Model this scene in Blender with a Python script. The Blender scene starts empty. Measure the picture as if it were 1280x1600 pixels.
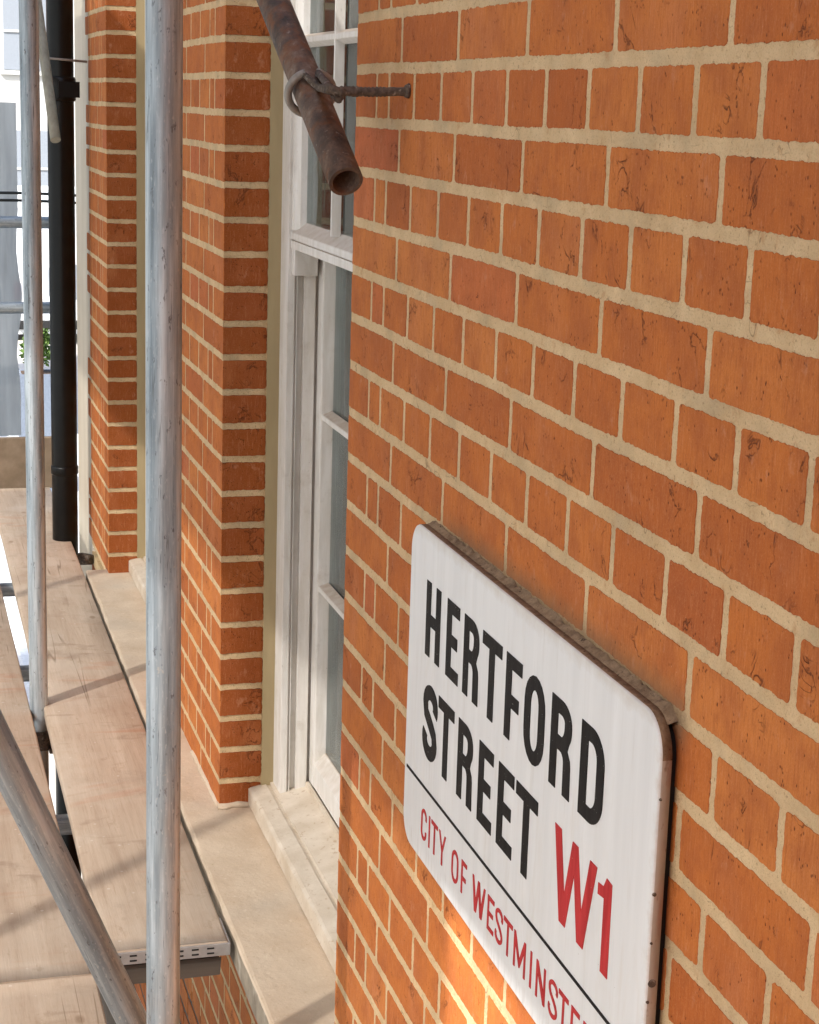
import bpy, math, random
from mathutils import Vector, Matrix, noise
from mathutils.geometry import tessellate_polygon
random.seed(7)
S = bpy.context.scene
# ------------------------------------------------------------ camera
CP = Vector((2.384417, -0.600434, -0.171768)); YAW, PIT, ROL, FPX = 0.282169, 0.219449, 0.0311504, 2848.2
F = Vector((-math.cos(YAW)*math.cos(PIT), math.sin(YAW)*math.cos(PIT), -math.sin(PIT)))
R0 = F.cross(Vector((0, 0, 1))).normalized(); U0 = R0.cross(F)
CR = R0*math.cos(ROL)+U0*math.sin(ROL); CU = -R0*math.sin(ROL)+U0*math.cos(ROL)
cam = bpy.data.objects.new('camera', bpy.data.cameras.new('camera')); S.collection.objects.link(cam)
M = Matrix.Identity(4)
for i, v in enumerate((CR, CU, -F)):
    for k in range(3): M[k][i] = v[k]
M.translation = CP; cam.matrix_world = M
cam.data.sensor_fit = 'VERTICAL'; cam.data.sensor_height = 36; cam.data.lens = 36*FPX/1600
cam.data.clip_start = .02; cam.data.clip_end = 400
S.camera = cam
# ------------------------------------------------------------ light
SUN = Vector((-.85, 1, -1.10)).normalized()
EL = math.asin(-SUN.z); ROT = math.atan2(-SUN.x, -SUN.y)
w = bpy.data.worlds.new('World'); S.world = w; w.use_nodes = True
nt = w.node_tree; sk = nt.nodes.new('ShaderNodeTexSky'); sk.sky_type = 'NISHITA'; sk.sun_disc = False
sk.sun_elevation = EL; sk.sun_rotation = ROT; sk.dust_density = 3
nt.links.new(sk.outputs[0], nt.nodes['Background'].inputs[0]); nt.nodes['Background'].inputs[1].default_value = .15
sl = bpy.data.lights.new('sun', 'SUN'); sl.energy = 3.7; sl.angle = math.radians(.9); sl.color = (1, .96, .90)
so = bpy.data.objects.new('sun', sl); S.collection.objects.link(so)
so.rotation_euler = SUN.to_track_quat('-Z', 'Y').to_euler()
S.view_settings.view_transform = 'Standard'; S.view_settings.look = 'None'; S.view_settings.gamma = 1
S.view_settings.exposure = 1.20
S.render.engine = 'CYCLES'; S.cycles.max_bounces = 10; S.cycles.diffuse_bounces = 6

# ------------------------------------------------------------ node helpers
def mat(name):
    m = bpy.data.materials.new(name); m.use_nodes = True; m.node_tree.nodes.clear()
    o = m.node_tree.nodes.new('ShaderNodeOutputMaterial'); b = m.node_tree.nodes.new('ShaderNodeBsdfPrincipled')
    m.node_tree.links.new(b.outputs[0], o.inputs[0]); return m, N(m.node_tree), b
class N:
    def __init__(s, t): s.t = t
    def new(s, k, **kw):
        n = s.t.nodes.new(k)
        for a, v in kw.items(): setattr(n, a, v)
        return n
    def set(s, sock, v):
        if hasattr(v, 'is_linked') or isinstance(v, bpy.types.NodeSocket): s.t.links.new(v, sock)
        else: sock.default_value = v
    def pos(s, sc=(1, 1, 1)):
        g = s.new('ShaderNodeTexCoord'); m = s.new('ShaderNodeMapping'); s.t.links.new(g.outputs['Object'], m.inputs[0])
        m.inputs['Scale'].default_value = sc; return m.outputs[0]
    def noise(s, v, scale, detail=4, rough=.55, dist=0):
        n = s.new('ShaderNodeTexNoise'); s.set(n.inputs['Vector'], v); n.inputs['Scale'].default_value = scale
        n.inputs['Detail'].default_value = detail; n.inputs['Roughness'].default_value = rough; n.inputs['Distortion'].default_value = dist
        return n.outputs[0]
    def vor(s, v, scale):
        n = s.new('ShaderNodeTexVoronoi'); s.set(n.inputs['Vector'], v); n.inputs['Scale'].default_value = scale; return n.outputs[0]
    def ramp(s, f, *st):
        n = s.new('ShaderNodeValToRGB'); s.set(n.inputs[0], f); e = n.color_ramp.elements
        while len(e) < len(st): e.new(.5)
        for x, (p, c) in zip(e, st):
            x.position = p; x.color = (c, c, c, 1) if isinstance(c, (int, float)) else (*c, 1)
        return n.outputs[0]
    def math(s, op, a, b=0, c=0):
        n = s.new('ShaderNodeMath', operation=op); s.set(n.inputs[0], a); s.set(n.inputs[1], b); s.set(n.inputs[2], c); return n.outputs[0]
    def mix(s, f, a, b, mode='MIX'):
        n = s.new('ShaderNodeMix', data_type='RGBA', blend_type=mode); s.set(n.inputs[0], f)
        s.set(n.inputs[6], (*a, 1) if isinstance(a, tuple) else a); s.set(n.inputs[7], (*b, 1) if isinstance(b, tuple) else b); return n.outputs[2]
    def attr(s, name):
        n = s.new('ShaderNodeAttribute'); n.attribute_name = name; return n.outputs['Fac']
    def bump(s, b, *hs):
        last = None
        for h, d, st in hs:
            n = s.new('ShaderNodeBump'); s.set(n.inputs['Height'], h); n.inputs['Distance'].default_value = d; n.inputs['Strength'].default_value = st
            if last: s.t.links.new(last, n.inputs['Normal'])
            last = n.outputs[0]
        s.t.links.new(last, b.inputs['Normal'])

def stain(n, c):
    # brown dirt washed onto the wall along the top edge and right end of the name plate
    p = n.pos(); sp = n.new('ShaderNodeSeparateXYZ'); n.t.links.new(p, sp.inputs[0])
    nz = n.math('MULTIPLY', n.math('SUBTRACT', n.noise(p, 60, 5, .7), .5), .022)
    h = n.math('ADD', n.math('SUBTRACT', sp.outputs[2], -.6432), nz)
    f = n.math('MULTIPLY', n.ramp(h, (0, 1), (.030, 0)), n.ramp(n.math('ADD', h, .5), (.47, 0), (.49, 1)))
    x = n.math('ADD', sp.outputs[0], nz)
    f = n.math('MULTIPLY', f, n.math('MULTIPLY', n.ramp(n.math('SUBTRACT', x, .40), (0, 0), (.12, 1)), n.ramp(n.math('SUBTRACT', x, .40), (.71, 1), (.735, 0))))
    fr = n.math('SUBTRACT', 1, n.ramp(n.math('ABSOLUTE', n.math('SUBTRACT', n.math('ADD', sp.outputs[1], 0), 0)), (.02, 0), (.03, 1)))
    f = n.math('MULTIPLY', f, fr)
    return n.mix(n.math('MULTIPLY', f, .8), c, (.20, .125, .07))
def m_brick():
    m, n, b = mat('orange_brick')
    p = n.pos(); t = n.attr('tint'); t2 = n.attr('hue')
    c = n.ramp(t, (0, (.41, .110, .022)), (.2, (.475, .138, .028)), (.7, (.51, .157, .032)), (1, (.55, .188, .045)))
    c = n.mix(n.ramp(t2, (.91, 0), (.97, .6)), c, (.50, .125, .052))
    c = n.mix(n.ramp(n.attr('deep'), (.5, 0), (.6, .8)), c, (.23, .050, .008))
    bl = n.noise(p, 16, 4, .6)
    c = n.mix(n.ramp(bl, (.42, 0), (.62, .55)), c, (.33, .092, .028))
    bl2 = n.noise(n.pos((1, 1, .5)), 11, 3, .55)
    c = n.mix(n.ramp(bl2, (.55, 0), (.72, .5)), c, (.54, .195, .075))
    # fine vertical drag of the moulded face
    st = n.noise(n.pos((1, 1, .12)), 420, 3, .6)
    c = n.mix(n.ramp(st, (.34, .42), (.48, 0)), c, (.30, .08, .018))
    c = n.mix(n.ramp(st, (.56, 0), (.72, .32)), c, (.60, .27, .13))
    gr = n.noise(n.pos((1, 1, .6)), 900, 3, .7)
    c = n.mix(n.ramp(gr, (.32, .5), (.42, 0)), c, (.24, .065, .016))
    c = n.mix(n.ramp(gr, (.56, 0), (.7, .35)), c, (.62, .30, .16))
    wx = n.noise(n.pos((1, 1, .35)), 48, 5, .7)
    c = n.mix(n.ramp(wx, (.57, 0), (.67, .5)), c, (.34, .095, .024))
    c = n.mix(n.ramp(n.noise(n.pos((1, 1, .7)), 36, 5, .7), (.60, 0), (.70, .5)), c, (.52, .235, .13))
    # creases and pits
    cv = n.noise(n.pos((1, 1, .8)), 30, 4, .6, .7)
    cr = n.math('ABSOLUTE', n.math('SUBTRACT', cv, .5))
    gate = n.ramp(n.noise(p, 19, 2, .5), (.565, 0), (.64, 1))
    crk = n.math('MULTIPLY', n.ramp(cr, (0, 1), (.016, 0)), gate)
    pit = n.math('MULTIPLY', n.ramp(n.vor(n.pos((1.2, 1.2, .8)), 210), (.12, 1), (.24, 0)), n.ramp(n.noise(p, 55, 2), (.52, 0), (.60, 1)))
    dk = n.math('MAXIMUM', crk, pit)
    c = n.mix(n.math('MULTIPLY', dk, .8), c, (.12, .03, .008))
    fl = n.math('MULTIPLY', n.ramp(n.vor(p, 95), (.03, 1), (.055, 0)), n.ramp(n.noise(p, 8, 1), (.6, 0), (.68, .8)))
    c = n.mix(fl, c, (.62, .40, .24))
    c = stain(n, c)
    n.set(b.inputs['Base Color'], c); b.inputs['Roughness'].default_value = .88; b.inputs['Specular IOR Level'].default_value = .25
    n.bump(b, (st, .0006, .35), (n.noise(p, 75, 5, .65), .0022, .5), (n.math('SUBTRACT', 1, dk), .002, .9))
    return m
def m_mortar():
    m, n, b = mat('lime_mortar'); p = n.pos()
    c = n.ramp(n.noise(p, 22, 4), (.3, (.60, .43, .24)), (.7, (.74, .56, .335)))
    g = n.noise(p, 620, 3, .7)
    c = n.mix(n.ramp(g, (.36, .4), (.47, 0)), c, (.42, .29, .16))
    c = n.mix(n.ramp(g, (.58, 0), (.75, .5)), c, (.72, .55, .36))
    c = n.mix(n.ramp(n.noise(p, 45, 4, .65), (.58, 0), (.70, .45)), c, (.44, .20, .08))
    c = n.mix(n.ramp(n.noise(p, 9, 4, .6), (.50, 0), (.66, .5)), c, (.40, .32, .205))
    c = n.mix(n.ramp(n.noise(p, 190, 4, .7), (.60, 0), (.66, .6)), c, (.27, .17, .085))
    hl = n.math('ABSOLUTE', n.math('SUBTRACT', n.noise(p, 26, 2, .5, .6), .5))
    c = n.mix(n.math('MULTIPLY', n.ramp(hl, (0, .7), (.006, 0)), n.ramp(n.noise(p, 13, 1), (.58, 0), (.62, 1))), c, (.16, .10, .055))
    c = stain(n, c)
    n.set(b.inputs['Base Color'], c); b.inputs['Roughness'].default_value = .95; b.inputs['Specular IOR Level'].default_value = .15
    n.bump(b, (g, .0016, .8), (n.noise(p, 140, 4, .6), .004, .7)); return m
def m_rough(name, c1, c2, sc=20, r=.8, bump=.001, bsc=200, stretch=(1, 1, 1), metal=0, spec=.3, speck=None):
    m, n, b = mat(name); p = n.pos(stretch)
    c = n.ramp(n.noise(p, sc, 5, .6), (.3, c1), (.7, c2))
    if speck: c = n.mix(n.ramp(n.noise(p, speck[1], 3, .6), (.6, 0), (.7, speck[2])), c, speck[0])
    n.set(b.inputs['Base Color'], c); b.inputs['Roughness'].default_value = r; b.inputs['Metallic'].default_value = metal
    b.inputs['Specular IOR Level'].default_value = spec
    if bump: n.bump(b, (n.noise(p, bsc, 4, .6), bump, .6))
    return m
def m_galv(name, axis=2, dark=1.0):
    m, n, b = mat(name); st = [1, 1, 1]; st[axis] = .05
    p = n.pos(tuple(st)); q = n.pos(tuple(.35 if i == axis else 1 for i in range(3)))
    d = dark
    c = n.ramp(n.noise(p, 70, 5, .65), (.32, (.20*d, .245*d, .28*d)), (.5, (.38*d, .44*d, .485*d)), (.66, (.62*d, .69*d, .74*d)))
    c = n.mix(n.ramp(n.noise(p, 160, 4, .7), (.62, 0), (.69, .75)), c, (.10, .11, .12))
    c = n.mix(n.ramp(n.noise(q, 160, 3, .7), (.63, 0), (.68, .7)), c, (.10, .10, .11))
    c = n.mix(n.ramp(n.noise(q, 14, 4, .6), (.60, 0), (.75, .35)), c, (.34, .26, .19))
    c = n.mix(n.ramp(n.noise(q, 300, 2, .6), (.60, 0), (.75, .35)), c, (.72, .75, .78))
    c = n.mix(n.ramp(n.noise(n.pos((1, 1, .7)), 55, 5, .7), (.66, 0), (.70, .7)), c, (.55, .53, .48))
    n.set(b.inputs['Base Color'], c); b.inputs['Metallic'].default_value = .5
    n.set(b.inputs['Roughness'], n.ramp(n.noise(q, 40, 3), (.3, .42), (.7, .62)))
    n.bump(b, (n.noise(q, 260, 4, .6), .0006, .5)); return m
def m_rust():
    m, n, b = mat('rusty_steel'); p = n.pos((1, 1, .5)); p1 = n.pos()
    c = n.ramp(n.noise(p, 40, 6, .65), (.3, (.040, .033, .030)), (.45, (.095, .066, .052)), (.58, (.16, .105, .075)), (.75, (.30, .24, .19)))
    c = n.mix(n.ramp(n.noise(p1, 30, 5, .65), (.50, 0), (.64, .75)), c, (.19, .075, .03))
    c = n.mix(n.ramp(n.noise(p1, 240, 3, .7), (.6, 0), (.72, .6)), c, (.03, .022, .02))
    c = n.mix(n.ramp(n.noise(p, 110, 3, .7), (.63, 0), (.7, .5)), c, (.36, .32, .28))
    n.set(b.inputs['Base Color'], c); b.inputs['Roughness'].default_value = .72; b.inputs['Metallic'].default_value = .15
    n.bump(b, (n.noise(p1, 180, 5, .65), .0014, .7)); return m
def m_board():
    m, n, b = mat('sawn_timber'); p = n.pos((.06, 1, 1)); q = n.pos((.35, 1, 1)); p1 = n.pos()
    c = n.ramp(n.noise(p, 38, 5, .6, .3), (.3, (.44, .325, .235)), (.7, (.58, .46, .35)))
    c = n.mix(n.ramp(n.noise(p, 240, 4, .65), (.55, 0), (.72, .35)), c, (.30, .19, .11))
    c = n.mix(n.ramp(n.noise(p1, 5, 4, .6), (.48, 0), (.7, .55)), c, (.58, .485, .385))
    c = n.mix(n.ramp(n.noise(p1, 8, 5, .65), (.55, 0), (.70, .5)), c, (.36, .27, .20))
    c = n.mix(n.ramp(n.noise(n.pos((1, .45, 1)), 16, 4, .6, .8), (.60, 0), (.70, .35)), c, (.25, .155, .095))
    c = n.mix(n.ramp(n.noise(p1, 3.1, 5, .62), (.52, 0), (.64, .45)), c, (.62, .53, .43))
    c = n.mix(n.ramp(n.noise(n.pos((.5, 1, 1)), 26, 5, .7), (.60, 0), (.70, .45)), c, (.34, .235, .15))
    c = n.mix(n.ramp(n.vor(n.pos((1, 1, 1)), 26), (.05, .6), (.09, 0)), c, (.68, .62, .54))
    c = n.mix(n.ramp(n.noise(n.pos((1, .3, 1)), 7, 3, .6, 1.2), (.62, 0), (.72, .35)), c, (.48, .20, .10))
    v = n.vor(n.pos((.55, 1, 1)), 9)
    c = n.mix(n.ramp(v, (.045, .55), (.09, 0)), c, (.22, .13, .07))
    c = n.mix(n.ramp(n.noise(p1, 300, 3, .6), (.62, 0), (.8, .5)), c, (.74, .64, .52))
    spl = n.math('ABSOLUTE', n.math('SUBTRACT', n.noise(n.pos((.025, 1, 1)), 26, 1, .4), .5))
    c = n.mix(n.math('MULTIPLY', n.ramp(spl, (0, .7), (.012, 0)), n.ramp(n.noise(n.pos((.5, 1, 1)), 7, 2), (.52, 0), (.60, 1))), c, (.17, .105, .06))
    n.set(b.inputs['Base Color'], c); b.inputs['Roughness'].default_value = .8; b.inputs['Specular IOR Level'].default_value = .25
    n.bump(b, (n.noise(p, 200, 4, .6), .0012, .5), (n.noise(q, 60, 4), .0015, .4)); return m
def m_stone():
    m, n, b = mat('painted_stone'); p = n.pos()
    c = n.ramp(n.noise(p, 9, 5, .6), (.3, (.52, .395, .28)), (.7, (.64, .52, .39)))
    c = n.mix(n.ramp(n.noise(p, 3.2, 4, .55), (.5, 0), (.68, .45)), c, (.50, .46, .39))
    c = n.mix(n.ramp(n.noise(p, 130, 4, .7), (.6, 0), (.7, .45)), c, (.38, .25, .15))
    c = n.mix(n.ramp(n.noise(p, 60, 4, .7), (.6, 0), (.72, .5)), c, (.72, .62, .48))
    n.set(b.inputs['Base Color'], c); b.inputs['Roughness'].default_value = .85; b.inputs['Specular IOR Level'].default_value = .25
    n.bump(b, (n.noise(p, 90, 5, .65), .0025, .6), (n.noise(p, 14, 4), .006, .4)); return m
def m_paint(name, c1, c2, dirt=.4, r=.45, stretch=.15):
    m, n, b = mat(name); p = n.pos((1, 1, stretch)); p1 = n.pos()
    c = n.ramp(n.noise(p, 60, 4, .6), (.35, c1), (.65, c2))
    c = n.mix(n.ramp(n.noise(p1, 25, 5, .65), (.55, 0), (.75, dirt)), c, (c1[0]*.6, c1[1]*.53, c1[2]*.45))
    c = n.mix(n.ramp(n.noise(p1, 160, 3, .7), (.68, 0), (.75, .5)), c, (.25, .2, .15))
    geo = n.new('ShaderNodeNewGeometry'); sp = n.new('ShaderNodeSeparateXYZ'); n.t.links.new(geo.outputs['Normal'], sp.inputs[0])
    up = n.math('MULTIPLY', n.ramp(sp.outputs[2], (.5, 0), (.9, .75)), n.ramp(n.noise(p1, 50, 4), (.3, .6), (.6, 1)))
    c = n.mix(up, c, (.42, .30, .20))
    n.set(b.inputs['Base Color'], c); b.inputs['Roughness'].default_value = r
    n.bump(b, (n.noise(p, 90, 4, .6), .0008, .5)); return m
def m_enamel():
    m, n, b = mat('white_enamel'); p = n.pos((1, 1, .06)); p1 = n.pos()
    c = n.ramp(n.noise(p, 42, 5, .6), (.3, (.67, .695, .71)), (.6, (.735, .76, .775)), (.8, (.78, .81, .83)))
    c = n.mix(n.ramp(n.noise(p, 150, 3, .6), (.60, 0), (.8, .22)), c, (.52, .50, .46))
    c = n.mix(n.ramp(n.noise(n.pos((1, 1, .10)), 70, 5, .7), (.56, 0), (.72, .4)), c, (.56, .56, .54))
    c = n.mix(n.ramp(n.noise(n.pos((1, 1, .22)), 24, 5, .65, .5), (.58, 0), (.75, .35)), c, (.60, .565, .50))
    c = n.mix(n.ramp(n.vor(p1, 48), (.014, .85), (.026, 0)), c, (.13, .09, .07))
    sp = n.new('ShaderNodeSeparateXYZ'); n.t.links.new(p1, sp.inputs[0]); wob_ = n.math('MULTIPLY', n.math('SUBTRACT', n.noise(p1, 45, 5, .7), .5), .05)
    ed = n.ramp(n.math('ADD', n.math('SUBTRACT', sp.outputs[0], 1.06), wob_), (.050, 0), (.075, .6))
    c = n.mix(ed, c, (.42, .30, .20))
    lo_ = n.ramp(n.math('ADD', n.math('SUBTRACT', -1.0, sp.outputs[2]), wob_), (.012, 0), (.05, .5))
    c = n.mix(n.math('MULTIPLY', lo_, n.ramp(n.noise(n.pos((1, 1, .12)), 130, 4, .7), (.5, 0), (.6, 1))), c, (.33, .30, .26))
    tp_ = n.ramp(n.math('ADD', n.math('SUBTRACT', sp.outputs[2], -.66), n.math('MULTIPLY', wob_, .5)), (.004, 0), (.018, .55))
    c = n.mix(tp_, c, (.48, .42, .34))
    n.set(b.inputs['Base Color'], c); b.inputs['Roughness'].default_value = .34; b.inputs['Specular IOR Level'].default_value = .4
    n.bump(b, (n.noise(p, 60, 4, .6), .0008, .35)); return m
def m_flat(name, col, r=.6, metal=0, spec=.4):
    m, n, b = mat(name); c = n.ramp(n.noise(n.pos(), 60, 4, .6), (.3, tuple(x*.86 for x in col)), (.7, tuple(min(1, x*1.1) for x in col)))
    n.set(b.inputs['Base Color'], c); b.inputs['Roughness'].default_value = r; b.inputs['Metallic'].default_value = metal; b.inputs['Specular IOR Level'].default_value = spec
    return m
def m_letter(name, col):
    m, n, b = mat(name); p = n.pos((1, 1, .1))
    c = n.ramp(n.noise(p, 120, 4, .6), (.3, col), (.75, tuple(x*1.5+.012 for x in col)))
    c = n.mix(n.ramp(n.noise(n.pos(), 380, 2, .6), (.70, 0), (.74, .7)), c, (.5, .48, .46))
    n.set(b.inputs['Base Color'], c); b.inputs['Roughness'].default_value = .6; b.inputs['Specular IOR Level'].default_value = .1; return m
def m_sheet(lo=.55, hi=.82, clear=.25):
    m = bpy.data.materials.new('scaffold_sheeting'); m.use_nodes = True; t = m.node_tree; t.nodes.clear(); n = N(t)
    o = n.new('ShaderNodeOutputMaterial'); d = n.new('ShaderNodeBsdfDiffuse'); tr = n.new('ShaderNodeBsdfTranslucent'); mx = n.new('ShaderNodeMixShader')
    c = n.ramp(n.noise(n.pos((1, 1, .12)), 14, 4, .6), (.3, (lo, lo, lo*.98)), (.7, (hi, hi, hi*.98)))
    n.set(d.inputs[0], c); n.set(tr.inputs[0], n.mix(1, c, (.92, 1.0, 1.03), 'MULTIPLY'))
    tp = n.new('ShaderNodeBsdfTransparent'); m2 = n.new('ShaderNodeMixShader'); m2.inputs[0].default_value = clear
    mx.inputs[0].default_value = .68; t.links.new(d.outputs[0], mx.inputs[1]); t.links.new(tr.outputs[0], mx.inputs[2])
    t.links.new(mx.outputs[0], m2.inputs[1]); t.links.new(tp.outputs[0], m2.inputs[2]); t.links.new(m2.outputs[0], o.inputs[0])
    return m
def m_glass():
    m = bpy.data.materials.new('window_glass'); m.use_nodes = True; t = m.node_tree; t.nodes.clear(); n = N(t)
    o = n.new('ShaderNodeOutputMaterial'); g = n.new('ShaderNodeBsdfGlossy'); tr = n.new('ShaderNodeBsdfTransparent'); mx = n.new('ShaderNodeMixShader'); d = n.new('ShaderNodeBsdfDiffuse'); m2 = n.new('ShaderNodeMixShader')
    g.inputs['Roughness'].default_value = .06; g.inputs[0].default_value = (.9, .95, .95, 1); tr.inputs[0].default_value = (.66, .71, .71, 1)
    d.inputs[0].default_value = (.45, .45, .43, 1)
    fr = n.new('ShaderNodeFresnel'); fr.inputs[0].default_value = 1.6
    b = n.new('ShaderNodeBump'); n.set(b.inputs['Height'], n.noise(n.pos((1, 1, .4)), 9, 2)); b.inputs['Distance'].default_value = .003; t.links.new(b.outputs[0], g.inputs['Normal'])
    t.links.new(fr.outputs[0], mx.inputs[0]); t.links.new(tr.outputs[0], mx.inputs[1]); t.links.new(g.outputs[0], mx.inputs[2])
    n.set(m2.inputs[0], n.ramp(n.noise(n.pos((1, 1, .2)), 60, 4, .7), (.5, .04), (.75, .2)))
    t.links.new(mx.outputs[0], m2.inputs[1]); t.links.new(d.outputs[0], m2.inputs[2]); t.links.new(m2.outputs[0], o.inputs[0]); return m
MT = dict(brick=m_brick(), mortar=m_mortar(), galv=m_galv('galvanised_tube'), galvb=m_galv('galvanised_brace', 2, .78), rust=m_rust(), board=m_board(), stone=m_stone(),
    white=m_paint('white_joinery_paint', (.63, .60, .55), (.74, .72, .69)), enamel=m_enamel(), cream=m_rough('cream_render', (.56, .49, .38), (.68, .61, .50), 8, .8, .001, 120, (1, 1, .2)),
    seal=m_rough('mastic_sealant', (.32, .25, .135), (.43, .345, .20), 12, .6, .001, 80, (1, 1, .2)),
    black=m_rough('black_iron_paint', (.0012, .0012, .0013), (.004, .004, .004), 30, .3, .0008, 150), dirt=m_rough('grime', (.15, .095, .055), (.32, .225, .14), 90, .95, .004, 160, speck=((.045, .025, .015), 210, .9)),
    side=m_rough('dirty_sign_rim', (.36, .29, .23), (.54, .48, .42), 22, .6, .0008, 160, (1, 1, .4), speck=((.16, .08, .04), 130, .6)),
    black_l=m_letter('black_lettering', (.007, .006, .006)), red_l=m_letter('red_lettering', (.36, .022, .024)),
    sheet=m_sheet(), endsheet=m_sheet(.27, .46, .02), glass=m_glass(), dark=m_flat('dark_interior', (.02, .019, .018), .9), curtain=m_rough('net_curtain_cloth', (.16, .165, .16), (.46, .47, .46), 38, .9, 0, 200, (1, 1, .02)),  # curtain stripes paint in the light and dark of its folds
    steel=m_flat('hoop_steel', (.46, .44, .43), .5, .5), bolt=m_rough('corroded_bolt', (.05, .04, .035), (.16, .12, .09), 160, .8, .002, 240, speck=((.42, .36, .3), 130, .6)),
    gapshade=m_rough('shaded_stone_edge', (.16, .125, .09), (.34, .28, .21), 18, .9, .002, 90, speck=((.5, .45, .37), 12, .8)), shadeboard=m_rough('shaded_toe_board', (.20, .145, .095), (.32, .24, .17), 14, .85, .001, 90, (1, .2, 1)), zinc=m_rough('zinc_ring', (.22, .21, .19), (.38, .36, .33), 60, .55, .0008, 220, metal=.4),
    ground=m_rough('pale_paving', (.50, .48, .44), (.60, .58, .54), 2, .9, .002, 30), asphalt=m_rough('asphalt', (.05, .05, .05), (.09, .09, .085), 3, .9, .004, 60), wht=m_flat('white_render', (.5, .51, .5), .8), vanw=m_flat('white_van_paint', (.8, .82, .83), .3),
    vglass=m_flat('tinted_glass', (.25, .28, .32), .15), tyre=m_flat('tyre_rubber', (.02, .02, .02), .8), red=m_flat('red_lens', (.55, .02, .03), .3), planter=m_flat('grey_planter_paint', (.16, .19, .24), .5),
    leaf=m_rough('shrub_leaf', (.03, .07, .015), (.12, .2, .04), 30, .6, 0), trunk=m_flat('bark', (.09, .06, .04), .9), corr=m_flat('white_corrugated_steel', (.78, .8, .8), .4), cable=m_flat('cable_sheath', (.015, .02, .02), .5),
    oldbrick=m_rough('grey_stock_brick', (.25, .2, .18), (.42, .36, .33), 12, .9, .002, 60), tdark=m_rough('dark_weathered_timber', (.07, .055, .045), (.14, .11, .085), 20, .85, .001, 120, (1, .1, 1)))

# ------------------------------------------------------------ mesh helpers
COL = S.collection
class MB:
    def __init__(s): s.v = []; s.f = []; s.mi = []; s.tint = []; s.hue = []; s.sm = []; s.deep = []; s.dp = 0
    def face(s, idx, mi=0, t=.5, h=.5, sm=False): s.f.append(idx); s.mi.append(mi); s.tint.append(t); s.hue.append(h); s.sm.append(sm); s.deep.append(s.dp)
    def box(s, x0, x1, y0, y1, z0, z1, mi=0):
        b = len(s.v)
        s.v += [(x, y, z) for z in (z0, z1) for y in (y0, y1) for x in (x0, x1)]
        for q in ((0, 2, 3, 1), (4, 5, 7, 6), (0, 1, 5, 4), (2, 6, 7, 3), (0, 4, 6, 2), (1, 3, 7, 5)): s.face([b+i for i in q], mi)
    def prism_x(s, prof, x0, x1, mi=0, nx=1, jit=0):
        """profile in (y,z), counter-clockwise seen from +x, swept along x"""
        k = len(prof); b = len(s.v)
        for i in range(nx+1):
            x = x0+(x1-x0)*i/nx
            for j, (y, z) in enumerate(prof):
                dy = dz = 0
                if jit: dy = jit*noise.noise((x*9, j*3.1, 1)); dz = jit*noise.noise((x*9, j*3.1, 7))
                s.v.append((x, y+dy, z+dz))
        for i in range(nx):
            for j in range(k):
                a = b+i*k+j; c = b+i*k+(j+1) % k; s.face([a, a+k, c+k, c], mi)
        s.face([b+j for j in range(k)][::-1], mi); s.face([b+nx*k+j for j in range(k)], mi)
    def tube(s, pts, r, n=24, mi=0, cap=True, hollow=0, jit=0):
        pts = [Vector(p) for p in pts]; b = len(s.v); rr = r if isinstance(r, (list, tuple)) else [r]*len(pts)
        up = None
        for i, p in enumerate(pts):
            d = (pts[min(i+1, len(pts)-1)]-pts[max(i-1, 0)]).normalized()
            if up is None: up = d.orthogonal().normalized()
            up = (up-d*up.dot(d)).normalized(); sd = d.cross(up)
            for k in range(n):
                a = 2*math.pi*k/n; q = p+(up*math.cos(a)+sd*math.sin(a))*rr[i]*(1+(jit*noise.noise(p*60+Vector((k*1.7, 0, 0))) if jit else 0)); s.v.append(tuple(q))
        for i in range(len(pts)-1):
            for k in range(n): s.face([b+i*n+k, b+i*n+(k+1) % n, b+(i+1)*n+(k+1) % n, b+(i+1)*n+k], mi, sm=True)
        if cap and not hollow: s.face([b+k for k in range(n)][::-1], mi); s.face([b+(len(pts)-1)*n+k for k in range(n)], mi)
        if hollow:
            d = (pts[-1]-pts[0]).normalized(); c = len(s.v)
            for e in (0, len(pts)-1):
                for k in range(n): s.v.append(tuple(pts[e]+(Vector(s.v[b+e*n+k])-pts[e])*hollow))
            for k in range(n):
                k2 = (k+1) % n
                s.face([c+k, c+n+k, c+n+k2, c+k2], mi, sm=True)
                s.face([b+k, b+k2, c+k2, c+k][::-1], mi); e = b+(len(pts)-1)*n; s.face([e+k, e+k2, c+n+k2, c+n+k], mi)
    def build(s, name, mats, parent=None, props=None, bevel=0):
        me = bpy.data.meshes.new(name); me.from_pydata(s.v, [], s.f)
        for m in (mats if isinstance(mats, (list, tuple)) else [mats]): me.materials.append(MT[m])
        me.polygons.foreach_set('material_index', s.mi); me.polygons.foreach_set('use_smooth', s.sm)
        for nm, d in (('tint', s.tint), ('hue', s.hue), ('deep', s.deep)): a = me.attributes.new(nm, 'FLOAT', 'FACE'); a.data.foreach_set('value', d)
        me.update(); o = bpy.data.objects.new(name, me); COL.objects.link(o)
        if parent: o.parent = parent
        if bevel:
            bv = o.modifiers.new('bevel', 'BEVEL'); bv.width = bevel; bv.segments = 2; bv.limit_method = 'ANGLE'; bv.angle_limit = .7; bv.harden_normals = False
        if props: tag(o, *props)
        return o
def tag(o, label, cat, group=None, kind=None):
    if label: o['label'] = label
    if cat: o['category'] = cat
    if group: o['group'] = group
    if kind: o['kind'] = kind
def thing(name, label, cat, group=None, loc=(0, 0, 0)):
    o = bpy.data.objects.new(name, None); COL.objects.link(o); o.location = loc; o.empty_display_size = .1; tag(o, label, cat, group); return o

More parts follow.
